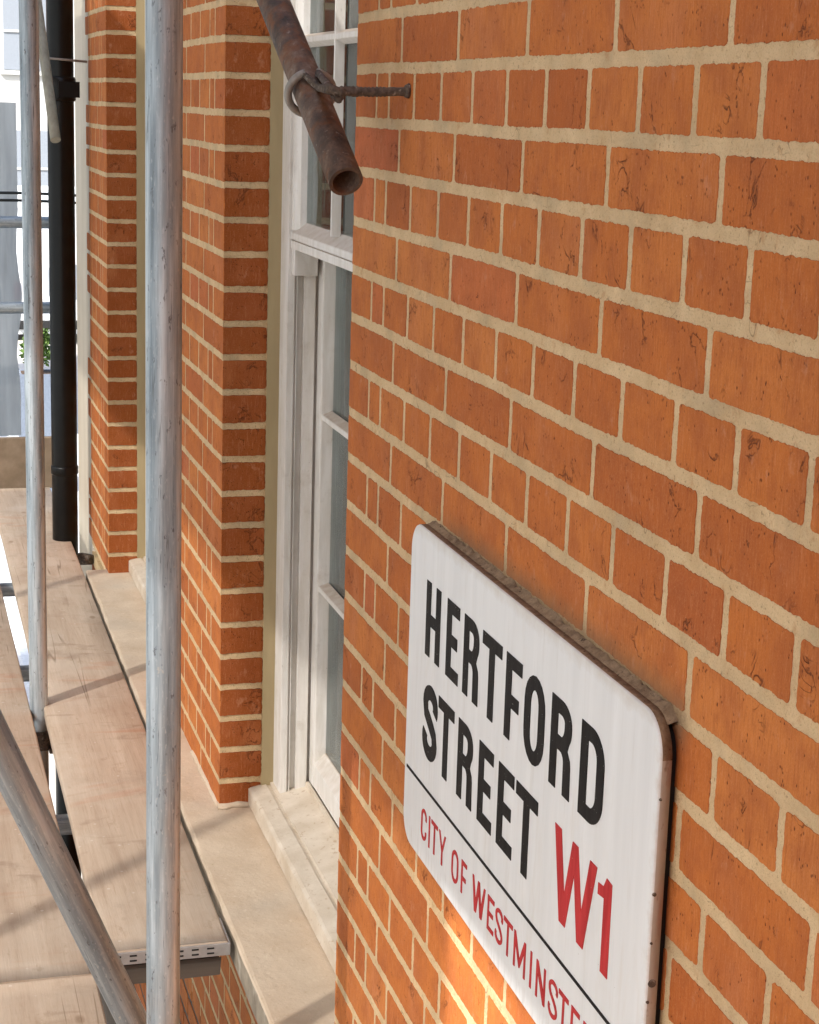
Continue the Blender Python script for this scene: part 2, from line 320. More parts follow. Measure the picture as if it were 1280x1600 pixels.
# ------------------------------------------------------------ brickwork
HC = .06458915
ZM = [0, -.0627, -.1277, -.1954, -.2593, -.3255, -.3889, -.452, -.5152, -.5797, -.6415, -.7097, -.7738, -.8371, -.9063, -.9677, -1.0341, -1.0982, -1.1662, -1.23, -1.2924, -1.3558, -1.421]
def zbed(j):
    if 0 <= j < len(ZM): return .6*ZM[j]-.4*j*HC
    return -j*HC
def wob(j, u, k): return .0017*noise.noise((u*4.0, j*7.3, k))
BED, PERP = .0122, .0098
def brick(mb, f, u0, u1, jt, jb, key, step, sharp='', flip=False, arris=True):
    """one brick face: top bed jt, bottom bed jb; f maps (u,v,d) to world"""
    t = random.random(); h = random.random(); d0 = random.uniform(.0001, .0005); tilt = random.uniform(-.0012, .0012)
    zt = lambda u: zbed(jt)+wob(jt, u, key)-BED/2; zb = lambda u: zbed(jb)+wob(jb, u, key)+BED/2
    sd = random.uniform(0, 99); amp = .0011 if step < .006 else .0013
    nu = max(2, int((u1-u0)/step)); nv = max(2, int(HC/step)); path = []
    rc = .003
    def rag(a, b): return amp*(.9*noise.noise((a*240, b*240, sd))+.9*noise.noise((a*80, b*80, sd+9))+.55*noise.noise((a*620, b*620, sd+3)))
    for i in range(nu):
        s = i/nu; u = u0+(u1-u0)*s; path.append((u, zb(u), 0, -1))
    for i in range(nv):
        s = i/nv; path.append((u1, zb(u1)+(zt(u1)-zb(u1))*s, 1, 0))
    for i in range(nu):
        s = 1-i/nu; u = u0+(u1-u0)*s; path.append((u, zt(u), 0, 1))
    for i in range(nv):
        s = 1-i/nv; path.append((u0, zb(u0)+(zt(u0)-zb(u0))*s, -1, 0))
    out, inn = [], []; uc = (u0+u1)/2; vc = (zbed(jt)+zbed(jb))/2
    for (u, v, nx, nz) in path:
        r = rag(u, v)
        sh = ('r' in sharp and u > u1-1e-6) or ('l' in sharp and u < u0+1e-6)
        cu = min(u-u0, u1-u); cv = min(v-zb(u), zt(u)-v); near = max(0, rc-max(cu, cv))
        if sh:
            c_ = .0005+.0022*max(0, noise.noise((v*70, key*3.3, 2)))**1.3+.0006*abs(noise.noise((v*260, 1, 2))); s_ = 1 if 'l' in sharp and u < u0+1e-6 else -1
            if arris: ou, iu, dd = u, u+s_*c_, c_
            else: ou = iu = c_; dd = 0
            ov, iv = v+nz*r, v+nz*(r-.0006)
        else:
            pull = near*.45
            ou = u+nx*r-math.copysign(pull, u-uc); ov = v+nz*r-math.copysign(pull, v-vc)
            iu = ou-nx*.0006; iv = ov-nz*.0006; dd = .0016
        out.append(f(ou, ov, -dd)); inn.append(f(iu, iv, (0 if sh else d0+tilt*(u-uc))))
    b = len(mb.v); k = len(out); mb.v += out+inn
    o = (lambda l: l[::-1]) if flip else (lambda l: l)
    mb.face(o([b+k+i for i in range(k)]), 0, t, h)
    for i in range(k):
        j = (i+1) % k; mb.face(o([b+i, b+j, b+k+j, b+k+i]), 0, t, h)
SX = [0]+[.22+.225*i for i in range(32)]
HX = [0, .1075, .165]+[.2775+.1125*i for i in range(64)]
def jj(): return random.uniform(-.0018, .0018)
def face_rows(mb, xa, xb, j0, j1, corner, key, step, teeth=None, stepf=None, sharp=True, phase=0):
    """front face (plane y=0) between xa<xb; corner 'l' starts the bond at xa, 'r' at xb"""
    f = lambda u, v, d: (u, -d, v)
    for j in range(j0, j1):
        base = SX if (j+phase) % 2 else HX
        lo, hi = xa, xb
        if teeth: lo = teeth(j)
        ex = [xa+q for q in base] if corner == 'l' else [xb-q for q in base][::-1]
        ex = [e+(jj() if abs(e-xa) > 1e-6 and abs(e-xb) > 1e-6 else 0) for e in ex]
        ex = [e for e in ex if lo+.03 < e < hi-.03]; ex = [lo]+ex+[hi]
        for i in range(len(ex)-1):
            a = ex[i]+(0 if i == 0 else PERP/2); b = ex[i+1]-(0 if i == len(ex)-2 else PERP/2)
            st = stepf((a+b)/2) if stepf else step
            sh = ''
            if sharp and i == 0 and not teeth: sh += 'l'
            if sharp and i == len(ex)-2: sh += 'r'
            brick(mb, f, a, b, j, j+1, key, st, sh)
def side_rows(mb, X, sgn, y1, j0, j1, key, step, corner_side='l'):
    """reveal on plane x=X facing sgn*x, from y=0 to y1"""
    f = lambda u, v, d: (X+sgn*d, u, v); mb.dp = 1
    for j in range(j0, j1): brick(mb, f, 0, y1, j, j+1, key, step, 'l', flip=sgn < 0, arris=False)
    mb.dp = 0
def core(mb, x0, x1, z0, z1, y1, d=.0003): mb.box(x0+.0020, x1-.0020, d, y1, z0, z1, 1)
JT, JB = -9, 24        # top and ledge courses
ZT, ZL = zbed(JT), -1.54
bld = thing('brick_building', 'orange brick town house facade with cream pointing, stone ledge and white sash windows', 'building')
def pier_near():
    mb = MB(); face_rows(mb, 0, 2.695, JT, JB, 'l', 1, .004, stepf=lambda x: .0034 if x < .25 else (.0019 if x < 1.42 else .012))
    side_rows(mb, 0, -1, .084, JT, JB, 1, .01); core(mb, 0, 2.695, ZL-.02, ZT, .35); return mb.build('brick_pier', ['brick', 'mortar'], bld)
pier_near()
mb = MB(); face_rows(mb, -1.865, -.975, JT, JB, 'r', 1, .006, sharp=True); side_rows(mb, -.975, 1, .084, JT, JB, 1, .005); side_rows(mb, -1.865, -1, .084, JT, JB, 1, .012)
core(mb, -1.865, -.975, ZL-.02, ZT, .35); mb.build('brick_pier', ['brick', 'mortar'], bld)
mb = MB(); tooth = lambda j: -3.375 if (j//3) % 2 else -3.30
face_rows(mb, -3.375, -2.84, JT, JB, 'r', 1, .008, teeth=tooth); side_rows(mb, -2.84, 1, .084, JT, JB, 1, .007)
core(mb, -3.30, -2.84, ZL-.02, ZT, .35); mb.build('brick_pier', ['brick', 'mortar'], bld)
# lower wall below the ledge
mb = MB(); face_rows(mb, -3.30, 2.695, 25, 44, 'r', 3, .012, sharp=False); mb.box(-3.296, 2.69, .0003, .35, -2.10, -1.585, 1); mb.box(-3.296, 2.69, .0010, .35, -4.3, -2.10, 2); mb.build('lower_wall', ['brick', 'mortar', 'tdark'], bld)
# cream render strip closing the facade
mb = MB(); mb.box(-3.74, -3.29, .003, .35, -4.3, ZT); mb.box(-3.79, -3.752, .012, .05, -4.3, ZT); mb.build('render_strip', 'cream', bld, bevel=.004)
# ledge
mb = MB(); prof = [(-.060, -1.600), (.34, -1.600), (.34, -1.538), (-.066, -1.541), (-.0705, -1.5425), (-.0722, -1.547), (-.0722, -1.590), (-.070, -1.598)]
prof = [(p[0], p[1]) for p in prof]
nx = 150; b = len(mb.v); k = len(prof)
for i in range(nx+1):
    x = -2.885+(2.69+2.885)*i/nx; sk_ = -.006*max(-3, min(.3, x+1.2))
    for j, (y, z) in enumerate(prof):
        ch = .0018*noise.noise((x*5, 0, 3))+.0022*noise.noise((x*40, j*5, 3)) if j in (3, 4, 5, 6, 7, 0) else 0
        cz = .0022*noise.noise((x*9, j, 8)) if j in (3, 4) else 0
        mb.v.append((x, y+(sk_ if j not in (1, 2) else 0)+ch, z+cz))
for i in range(nx):
    for j in range(k):
        a = b+i*k+j; c = b+i*k+(j+1) % k; mb.face([a, a+k, c+k, c], 0)
mb.face([b+j for j in range(k)][::-1]); mb.face([b+nx*k+j for j in range(k)])
for q, f_ in enumerate(mb.f):
    if q % k in (5, 6, 7) and q < nx*k: mb.mi[q] = 1
mb.build('ledge', ['stone', 'gapshade'], bld)  # front face coloured dark: shade of the plank gap put into the stone
# mortar fillets where the piers stand on the ledge
def fillet(x0, x1, wy, hz, seed, ret=None):
    mb = MB(); n = int((x1-x0)/.008)
    for i in range(n+1):
        x = x0+(x1-x0)*i/n; a = 1+.5*noise.noise((x*22, seed, 0)); b2 = 1+.6*noise.noise((x*30, seed, 5))
        mb.v += [(x, .01, -1.535), (x, -wy*b2, -1.5415), (x, -wy*.5*b2, -1.5415+hz*.55*a), (x, -.0012, -1.5415+hz*a*1.2), (x, .01, -1.5415+hz*a*1.2)]
    for i in range(n):
        for j in range(4): mb.face([i*5+j, (i+1)*5+j, (i+1)*5+j+1, i*5+j+1], 0, sm=True)
    return mb
m1 = fillet(-1.30, -.976, .007, .006, 3); m1.build('mortar_fillet', 'stone', bld)
mb = MB(); n = 14
for i in range(n+1):
    y = -.004+.066*i/n; a = 1+.6*noise.noise((y*40, 2, 0)); b2 = 1+.7*noise.noise((y*50, 4, 5))
    mb.v += [(-.985, y, -1.535), (-.975+.010*b2, y, -1.5405), (-.975+.006*b2, y, -1.5400+.004*a), (-.9745, y, -1.5395+.008*a), (-.985, y, -1.5395+.008*a)]
for i in range(n):
    for j in range(4): mb.face([i*5+j, i*5+j+1, (i+1)*5+j+1, (i+1)*5+j], 0, sm=True)
mb.build('mortar_fillet', 'stone', bld)
# brick bay added out of view to cut light on the window reveals
mb = MB(); f_ = lambda u, v, d: (2.70-d, u, v)
for j in range(JT, 24):
    e_ = [-1.25+.225*i+(0 if j % 2 else .1125) for i in range(7)]; e_ = [-1.25]+[q for q in e_ if -1.2 < q < -.03]+[-.001]
    for i in range(len(e_)-1): brick(mb, f_, e_[i]+PERP/2, e_[i+1]-PERP/2, j, j+1, 5, .02)
mb.box(2.7003, 2.95, -1.25, 0, -4.3, ZT, 1); mb.build('added_bay_wall', ['brick', 'mortar'], bld)
# dark room behind the windows
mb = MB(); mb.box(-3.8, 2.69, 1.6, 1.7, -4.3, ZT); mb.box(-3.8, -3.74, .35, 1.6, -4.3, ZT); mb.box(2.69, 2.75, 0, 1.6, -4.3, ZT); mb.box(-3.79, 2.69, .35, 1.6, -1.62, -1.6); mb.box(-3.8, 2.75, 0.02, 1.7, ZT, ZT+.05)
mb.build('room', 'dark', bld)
# ------------------------------------------------------------ sash windows
def window(X0):
    """opening from X0 to X0+.975"""
    X1 = X0+.975; mb = MB()
    # box frame: outer lining + pulley stile with grooves, both jambs and head
    for s, x in ((1, X0), (-1, X1)):
        bx = lambda a, b, y0, y1, mi=0: mb.box(min(x+s*a, x+s*b), max(x+s*a, x+s*b), y0, y1, -1.53, ZT, mi)
        bx(-.02, .070, .107, .1205); bx(-.02, .064, .1205, .1245, 0); bx(-.02, .070, .1245, .126); bx(-.02, .058, .126, .138); bx(-.02, .070, .138, .160); bx(-.02, .060, .160, .35)
    fr = mb.build('window', 'white', bld, bevel=.0012)
    mb = MB()
    for s, x in ((1, X0), (-1, X1)):
        mb.prism_x([(.085, -1.53), (.1068, -1.53), (.1068, ZT), (.085, ZT)], x-.004 if s > 0 else x-.0055, x+.0055 if s > 0 else x+.004, nx=1)
    mb.build('sealant', 'seal', fr, bevel=.002)
    a, b = X0+.0715, X1-.0715
    # upper sash
    mb = MB(); zt, zm0, zm1 = ZT, -.4335, -.404
    def bev(x0, x1, side):   # vertical stile or bar with moulded slope; profile in (x,y)
        pass
    for s, x in ((1, a), (-1, b)):
        P = [(0, .112), (.011, .112), (.0125, .1145), (.027, .122), (.029, .134), (.029, .156), (0, .156)]
        v0 = len(mb.v)
        for z in (-.40, zt):
            for (px, py) in P: mb.v.append((x+s*px, py, z))
        k = len(P)
        for j in range(k):
            q = [v0+j, v0+(j+1) % k, v0+k+(j+1) % k, v0+k+j]; mb.face(q if s > 0 else q[::-1])
        q = [v0+j for j in range(k)]; mb.face(q[::-1] if s > 0 else q)
        # curved horn taper is cut by the small block below
    mb.box(a, b, .1115, .1575, -.4335, -.4185); mb.box(a+.0015, b-.0015, .1150, .1565, -.4185, -.4165)
    mb.prism_x([(.1115, -.4165), (.1575, -.4165), (.1575, -.385), (.134, -.385), (.1115, -.4045)], a, b)
    for s, x in ((1, a), (-1, b)): mb.box(min(x+s*.001, x+s*.028), max(x+s*.001, x+s*.028), .1130, .1565, -.481, -.4335)
    for bx_ in (.368, .603):      # vertical bars
        x = X0+bx_
        mb.v += [(x-.004, .131, -.39), (x-.003, .1145, -.39), (x+.003, .1145, -.39), (x+.005, .131, -.39), (x-.004, .131, zt), (x-.003, .1145, zt), (x+.003, .1145, zt), (x+.005, .131, zt)]
        c = len(mb.v)-8
        for j in range(3): mb.face([c+j, c+j+1, c+4+j+1, c+4+j])
        mb.face([c+3, c, c+4, c+7])
    for zb_ in (-.066, .25):
        mb.prism_x([(.1315, zb_-.012), (.1315, zb_+.012), (.1150, zb_+.005), (.1150, zb_-.004)][::-1], a+.027, b-.027)
    us = mb.build('upper_sash', 'white', fr, bevel=.0008)
    g = MB(); g.box(a+.02, b-.02, .1335, .137, -.395, zt); g.build('glass', 'glass', fr)
    # lower sash
    mb = MB(); a2, b2 = X0+.0705, X1-.0705
    for s, x in ((1, a2), (-1, b2)):
        P = [(0, .165), (.036, .165), (.0375, .168), (.040, .186), (.040, .208), (0, .208)]
        v0 = len(mb.v)
        for z in (-1.468, -.40):
            for (px, py) in P: mb.v.append((x+s*px, py, z))
        k = len(P)
        for j in range(k):
            q = [v0+j, v0+(j+1) % k, v0+k+(j+1) % k, v0+k+j]; mb.face(q if s > 0 else q[::-1])
    mb.prism_x([(.1655, -1.468), (.208, -1.468), (.208, -1.400), (.186, -1.400), (.1655, -1.4225)], a2+.038, b2-.038)
    mb.box(a2, b2, .1605, .205, -.435, -.395)
    for zb_ in (-.742, -1.071):
        mb.prism_x([(.1865, zb_-.012), (.1865, zb_+.013), (.1680, zb_+.005), (.1680, zb_-.005)][::-1], a2+.038, b2-.038)
    mb.build('lower_sash', 'white', fr, bevel=.0008)
    g = MB(); g.box(a2+.03, b2-.03, .188, .192, -1.41, -.41); g.build('glass', 'glass', fr)
    # timber sill with front lip and groove
    mb = MB(); mb.prism_x([(.058, -1.536), (.34, -1.536), (.34, -1.478), (.165, -1.4795), (.1015, -1.4935), (.1005, -1.4985), (.094, -1.4985), (.093, -1.4955), (.064, -1.5015), (.0585, -1.505)], X0+.0, X1-.002, nx=60, jit=.0016)
    mb.box(X0+.072, X1-.072, .158, .1645, -1.4865, -1.4705)
    mb.build('sill', 'sillpaint', fr)
    return fr
MT['sillpaint'] = m_rough('worn_sill_paint', (.50, .41, .31), (.66, .58, .48), 14, .7, .0012, 150, speck=((.36, .24, .15), 90, .6))
w1 = window(-.975)
def copy_tree(o, parent, off):
    c = o.copy(); COL.objects.link(c); c.parent = parent; c.location = (o.location.x+off[0], o.location.y, o.location.z)
    for ch in [q for q in bpy.data.objects if q.parent == o]:
        d = ch.copy(); COL.objects.link(d); d.parent = c
    return c
copy_tree(w1, bld, (-1.865, 0, 0))
def curtain(x0, x1, label):
    mb = MB(); n = 260
    for i in range(n+1):
        s = i/n; x = x0+(x1-x0)*s; y = .275+.020*math.sin(s*95+2*math.sin(s*17))+.012*math.sin(s*41+1)
        mb.v += [(x, y, -1.48), (x, y, ZT-.02)]
    for i in range(n): mb.face([2*i, 2*i+2, 2*i+3, 2*i+1], 0, sm=True)
    o = mb.build('net_curtain', 'curtain', None, (label, 'curtain', 'net curtains behind the sash windows')); sf = o.modifiers.new('solid', 'SOLIDIFY'); sf.thickness = .001
curtain(-.93, -.05, 'grey net curtain in vertical folds behind the near sash window'); curtain(-2.80, -1.91, 'net curtain behind the far sash window beyond the middle brick pier')

# ------------------------------------------------------------ street sign
sgn = thing('street_sign', 'white enamel street name plate with black and red lettering on the brick wall', 'street sign', loc=(0, 0, 0))
YF, YR, YB = -.018, -.035, -.0075
def rr(x0, x1, z0, z1, r, n=10):
    P = []
    for cx, cz, a0 in ((x1-r, z0+r, -90), (x1-r, z1-r, 0), (x0+r, z1-r, 90), (x0+r, z0+r, 180)):
        for i in range(n+1):
            a = math.radians(a0+90*i/n); P.append((cx+r*math.cos(a), cz+r*math.sin(a)))
    return P
SX0, SX1, SZ0, SZ1 = .388, 1.1165, -1.0375, -.6432
mb = MB(); L = []
for ins, y in ((0.0, YB), (0.0, YF+.0022), (.0006, YF+.0007), (.0020, YF)):
    L.append(len(mb.v)); mb.v += [(x, y, z) for x, z in rr(SX0+ins, SX1-ins, SZ0+ins, SZ1-ins, .034-ins)]
k = 44
for q in range(3):
    for i in range(k): j = (i+1) % k; mb.face([L[q]+i, L[q]+j, L[q+1]+j, L[q+1]+i], (2 if 11 <= i < 33 else 1) if q == 0 else 0, sm=True)
mb.face([L[3]+i for i in range(k)], 0); mb.face([L[0]+i for i in range(k)][::-1], 1)
mb.build('plate', ['enamel', 'side', 'dirt'], sgn)
mb = MB(); P = rr(SX0+.012, SX1-.008, SZ0+.012, SZ1-.006, .03)
mb.v += [(x, -.0074, z) for x, z in P]+[(x, .002, z) for x, z in P]
for i in range(k): j = (i+1) % k; mb.face([i, i+k, j+k, j])
mb.build('backing', 'dark', sgn)
def ridge(path, nrm, seed, nm='dirt_crust'):
    mb = MB()
    for i, (x, z) in enumerate(path):
        a = .55+.9*abs(noise.noise((x*38, z*38, seed)))+.35*noise.noise((x*150, z*150, seed)); b2 = 1+.6*noise.noise((x*110, z*110, seed+4)); nx_, nz_ = nrm[i]
        for (t, y) in ((-.001, -.0082), (.0004*b2, -.0078), (.0013*a, -.0052*b2), (.0030*b2, -.0024), (.0052*a, -.0010), (.0058*a, .002)): mb.v.append((x+nx_*t, y, z+nz_*t))
    for i in range(len(path)-1):
        for j in range(5): mb.face([i*6+j, (i+1)*6+j, (i+1)*6+j+1, i*6+j+1], 0, sm=True)
    mb.build(nm, 'dirt', sgn)
pp, nn = [], []
for i in range(480): x = SX0+.03+(SX1-.036-SX0-.03)*i/479; pp.append((x, SZ1)); nn.append((0, 1))
for i in range(1, 18):
    a = math.radians(90-i*2.4); pp.append((SX1-.034+.034*math.cos(a), SZ1-.034+.034*math.sin(a))); nn.append((math.cos(a), math.sin(a)))
ridge(pp, nn, 3)
# screws and rust pits on the rim
for (z, r) in ((-.871, .0042), (-.792, .002), (-.835, .0013), (-.8875, .0016), (-.71, .0014)):
    mb = MB(); y = -.0125 if r > .003 else -.0155
    mb.tube([(SX1-.001, y, z), (SX1+.0008, y, z)], [r, r*.8], 12); mb.build('screw', 'bolt', sgn)
# lettering, measured on the plane y=-.035 and carried to the face of the plate
KS = (YF-CP.y)/(YR-CP.y)
def carry(x, z, y): return (CP.x+(x-CP.x)*KS, y, CP.z+(z-CP.z)*KS)
def poly(mb, loops, mi=0):
    vs = [Vector((x, z, 0)) for lp in loops for x, z in lp]; b = len(mb.v)
    mb.v += [carry(v.x, v.y, YF-.0007) for v in vs]; c = len(mb.v); mb.v += [carry(v.x, v.y, YF+.0004) for v in vs]
    for t in tessellate_polygon([[Vector((x, z, 0)) for x, z in lp] for lp in loops]): mb.face([b+i for i in t], mi)
    o = 0
    for lp in loops:
        n = len(lp)
        for i in range(n): j = (i+1) % n; mb.face([b+o+i, b+o+j, c+o+j, c+o+i], mi)
        o += n
def arc(cx, cy, rx, ry, a0, a1, n=10): return [(cx+rx*math.cos(math.radians(a0+(a1-a0)*i/n)), cy+ry*math.sin(math.radians(a0+(a1-a0)*i/n))) for i in range(n+1)]
def stroke(pts, sw):
    """outline of an open stroke; sw(i)->half widths (x,z)"""
    Lf, Rt = [], []
    for i, p in enumerate(pts):
        a = pts[max(0, i-1)]; c = pts[min(len(pts)-1, i+1)]; dx, dz = c[0]-a[0], c[1]-a[1]; l = math.hypot(dx, dz) or 1
        Lf.append((p[0]-dz/l*sw, p[1]+dx/l*sw)); Rt.append((p[0]+dz/l*sw, p[1]-dx/l*sw))
    return Lf+Rt[::-1]
def glyph(ch, x, z, w_, h, s, t):
    X = lambda a: x+a; Z = lambda a: z+a
    P = lambda *q: [(x+a, z+b_) for a, b_ in q]
    m = h*.5
    if ch == 'H': return [P((0, 0), (s, 0), (s, m-t/2), (w_-s, m-t/2), (w_-s, 0), (w_, 0), (w_, h), (w_-s, h), (w_-s, m+t/2), (s, m+t/2), (s, h), (0, h))]
    if ch == 'E': return [P((0, 0), (w_, 0), (w_, t), (s, t), (s, m-t/2), (w_*.86, m-t/2), (w_*.86, m+t/2), (s, m+t/2), (s, h-t), (w_, h-t), (w_, h), (0, h))]
    if ch == 'F': return [P((0, 0), (s, 0), (s, m-t*.7), (w_*.86, m-t*.7), (w_*.86, m+t*.3), (s, m+t*.3), (s, h-t), (w_, h-t), (w_, h), (0, h))]
    if ch == 'T': c = w_/2; return [P((c-s/2, 0), (c+s/2, 0), (c+s/2, h-t), (w_, h-t), (w_, h), (0, h), (0, h-t), (c-s/2, h-t))]
    if ch == 'I': return [P((0, 0), (w_, 0), (w_, h), (0, h))]
    if ch == 'O':
        r = w_/2; ro = r*1.05; ri = r-s
        o = arc(x+r, z+ro, r, ro, 180, 360)+arc(x+r, z+h-ro, r, ro, 0, 180)
        i = arc(x+r, z+ro, ri, ro-t, 180, 360)+arc(x+r, z+h-ro, ri, ro-t, 0, 180); return [o, i[::-1]]
    if ch == 'D':
        r = w_*.55; ry = w_*.5
        o = P((0, h), (0, 0))+arc(x+w_-r, z+ry, r, ry, 270, 360)+arc(x+w_-r, z+h-ry, r, ry, 0, 90)
        i = P((s, h-t), (s, t))+arc(x+w_-r, z+ry, r-s, ry-t, 270, 360)+arc(x+w_-r, z+h-ry, r-s, ry-t, 0, 90); return [o, i[::-1]]
    if ch == 'R':
        r = w_*.5; bm = h*.47; ry = (h-bm)*.42
        o = P((0, h), (0, 0), (s, 0), (s, bm-t*.15))+P((w_*.5, bm-t*.15))+arc(x+w_*.5, z+h*.34, w_*.5-s, bm-t*.15-h*.34, 90, 0, 5)+P((w_-s+.0004, 0), (w_+.0012, 0))+[(x+w_, z+h*.36), (x+w_*.97, z+h*.43), (x+w_*.84, z+bm+t*.25)]+arc(x+w_-r, z+bm+ry+t*.2, r, ry, -35, 0, 5)+arc(x+w_-r, z+h-ry, r, ry, 0, 90, 7)
        i = P((s, h-t), (s, bm+t*.85))+arc(x+w_-r, z+bm+ry+t*.3, r-s, ry-t*.55, 270, 360, 6)+arc(x+w_-r, z+h-ry, r-s, ry-t, 0, 90, 6); return [o, i[::-1]]
    if ch == 'S':
        hw = s/2*1.02; r = w_/2-hw; ry = h*.17; cx = x+w_/2
        c = arc(cx, z+h-hw-ry, r, ry, -25, 180, 14)+[(x+hw+.02*w_, z+h*.70), (x+w_*.22, z+h*.60), (x+w_*.42, z+h*.53), (x+w_*.62, z+h*.455), (x+w_*.78, z+h*.38), (x+w_-hw-.02*w_, z+h*.29)]+arc(cx, z+hw+ry, r, ry, 0, -205, 14)
        return [stroke(c, hw)]
    if ch == 'C':
        hw = s/2; r = w_/2-hw; ry = h*.2; cx = x+w_/2
        c = arc(cx, z+h-hw-ry, r, ry, -20, 180, 12)+arc(cx, z+hw+ry, r, ry, 180, 380, 12); return [stroke(c, hw)]
    if ch == 'W':
        a = w_; b_ = s*1.05
        return [P((0, h), (b_, h), (a*.29, h*.335), (a*.435, h), (a*.565, h), (a*.70, h*.36), (a-b_, h), (a, h), (a*.775, 0), (a*.63, 0), (a*.50, h*.67), (a*.345, 0), (a*.20, 0))]
    if ch == 'M': return [P((0, 0), (s, 0), (s, h*.68), (w_*.5-s*.25, h*.12), (w_*.5+s*.25, h*.12), (w_-s, h*.68), (w_-s, 0), (w_, 0), (w_, h), (w_-s, h), (w_*.5, h*.36), (s, h), (0, h))]
    if ch == 'N': return [P((0, 0), (s, 0), (s, h*.68), (w_-s*1.1, 0), (w_, 0), (w_, h), (w_-s, h), (w_-s, h*.34), (s*1.1, h), (0, h))]
    if ch == 'Y': c = w_/2; return [P((c-s/2, 0), (c+s/2, 0), (c+s/2, h*.42), (w_, h), (w_-s, h), (c, h*.55), (s, h), (0, h), (c-s/2, h*.42))]
    if ch == '1': return [P((w_-s, 0), (w_, 0), (w_, h*.985), (w_-s*.75, h), (w_*.40, h*.885), (0, h*.87), (0, h*.75), (w_-s, h*.77))]
def lettering(rows, name, mat_, label=None):
    mb = MB()
    for ch, x0, x1, z0, z1, s, t in rows: poly(mb, glyph(ch, x0, z0, x1-x0, z1-z0, s, t))
    o = mb.build(name, mat_, sgn)
    if label: o['label'] = label
A = (-.7683, -.6832, .0168, .0135); B = (-.8842, -.7986, .0165, .0132)
lettering([(c, a, b_, A[0]-(.0005 if c == 'O' else 0), A[1]+(.0005 if c == 'O' else 0), A[2], A[3]) for c, a, b_ in
    (('H', .5148, .5684), ('E', .5928, .6366), ('R', .6535, .7035), ('T', .7149, .7751), ('F', .7888, .8344), ('O', .8444, .8996), ('R', .9163, .9675), ('D', .9905, 1.0451))]
  + [(c, a, b_, B[0]-(.0005 if c == 'S' else 0), B[1]+(.0005 if c == 'S' else 0), B[2], B[3]) for c, a, b_ in
    (('S', .5154, .5703), ('T', .5732, .6308), ('R', .6465, .6968), ('E', .7175, .763), ('E', .7796, .826), ('T', .8323, .893))], 'lettering', 'black_l', 'black street name in bold capitals')
lettering([('W', .9393, 1.0416, B[0]-.001, -.7990, .0152, .013), ('1', 1.0460, 1.0757, B[0]-.001, -.7990, .0158, .011)], 'lettering', 'red_l', 'red district number')
C2 = (-.9838, -.9468, .0042, .0046)
lettering([(c, a, b_, C2[0], C2[1], C2[2], C2[3]) for c, a, b_ in (('C', .5225, .5432), ('I', .5525, .5567), ('T', .5620, .5862), ('Y', .5913, .6165), ('O', .6400, .6635), ('F', .6745, .6925),
    ('W', .7127, .7550), ('E', .7636, .7835), ('S', .7885, .8112), ('T', .8140, .8400), ('M', .8455, .8790), ('I', .8925, .8967), ('N', .9095, .9342), ('S', .9435, .9668), ('T', .9692, .9936), ('E', 1.0010, 1.0210), ('R', 1.0305, 1.0520))], 'lettering', 'red_l', 'red borough name in thin capitals')
lettering([('I', .4572, 1.121, -.9232, -.9198, .01, .01)], 'rule_line', 'black_l')

# ------------------------------------------------------------ tie tube and ring bolt
def ray(px, py, d): return CP+(F+CR*((px-640)/FPX)-CU*((py-800)/FPX))*d
tA, tB = ray(427, 0, 2.40), ray(541, 284, 2.17); ax = (tB-tA).normalized(); tT = tA-ax*.75
mb = MB(); mb.tube([tT+(tB-tT)*i/12 for i in range(13)], .0208, 48, hollow=.80, jit=.012)
mb.build('scaffold_tube', 'rust', None, ('short rusty brown scaffold tube with an open end, held in a ring bolt', 'scaffold tube'))
rb = thing('ring_bolt', 'corroded ring bolt screwed into the brick wall and looped round the rusty tube', 'ring bolt')
s0 = ((ray(487, 150, 2.28)-tA).dot(ax)); rc_ = tA+ax*s0; vw = (CP-rc_).normalized()
nrm_ = (ax*.90+vw*.38).normalized(); e1 = nrm_.cross(Vector((0, 0, 1))).normalized(); e2 = nrm_.cross(e1)
eye = Vector((.258, -.0855, -.1586))
ph0 = math.atan2((eye-rc_).dot(e2), (eye-rc_).dot(e1))
mb = MB(); mb.tube([rc_+(e1*math.cos(ph0+.35+i*(2*math.pi-.5)/60)+e2*math.sin(ph0+.35+i*(2*math.pi-.5)/60))*.0285 for i in range(61)], .0050, 14); mb.build('ring', 'zinc', rb)
mb = MB(); rim = rc_+(eye-rc_).normalized()*.032
mb.tube([rc_+(e1*math.cos(ph0+.45)+e2*math.sin(ph0+.45))*.0290, rim+Vector((0, .004, .006)), eye+Vector((0, -.010, .002)), eye+Vector((0, .006, -.001)), eye+Vector((.001, .0, -.008)), rc_+(e1*math.cos(ph0-.2)+e2*math.sin(ph0-.2))*.0290], [.0036, .005, .0062, .0060, .0058, .004], 14, jit=.5)
mb.build('eye', 'bolt', rb)
mb = MB(); mb.tube([eye+(Vector((.258, .01, -.156))-eye)*i/40 for i in range(41)], [.0050+(.0011 if i % 2 else 0)*(i < 24)+.0002*math.sin(i) for i in range(41)], 14, jit=.25)
mb.tube([(.258, -.006, -.156), (.258, -.001, -.156)], [.0066, .0085], 14, jit=.3); mb.build('shank', 'bolt', rb)

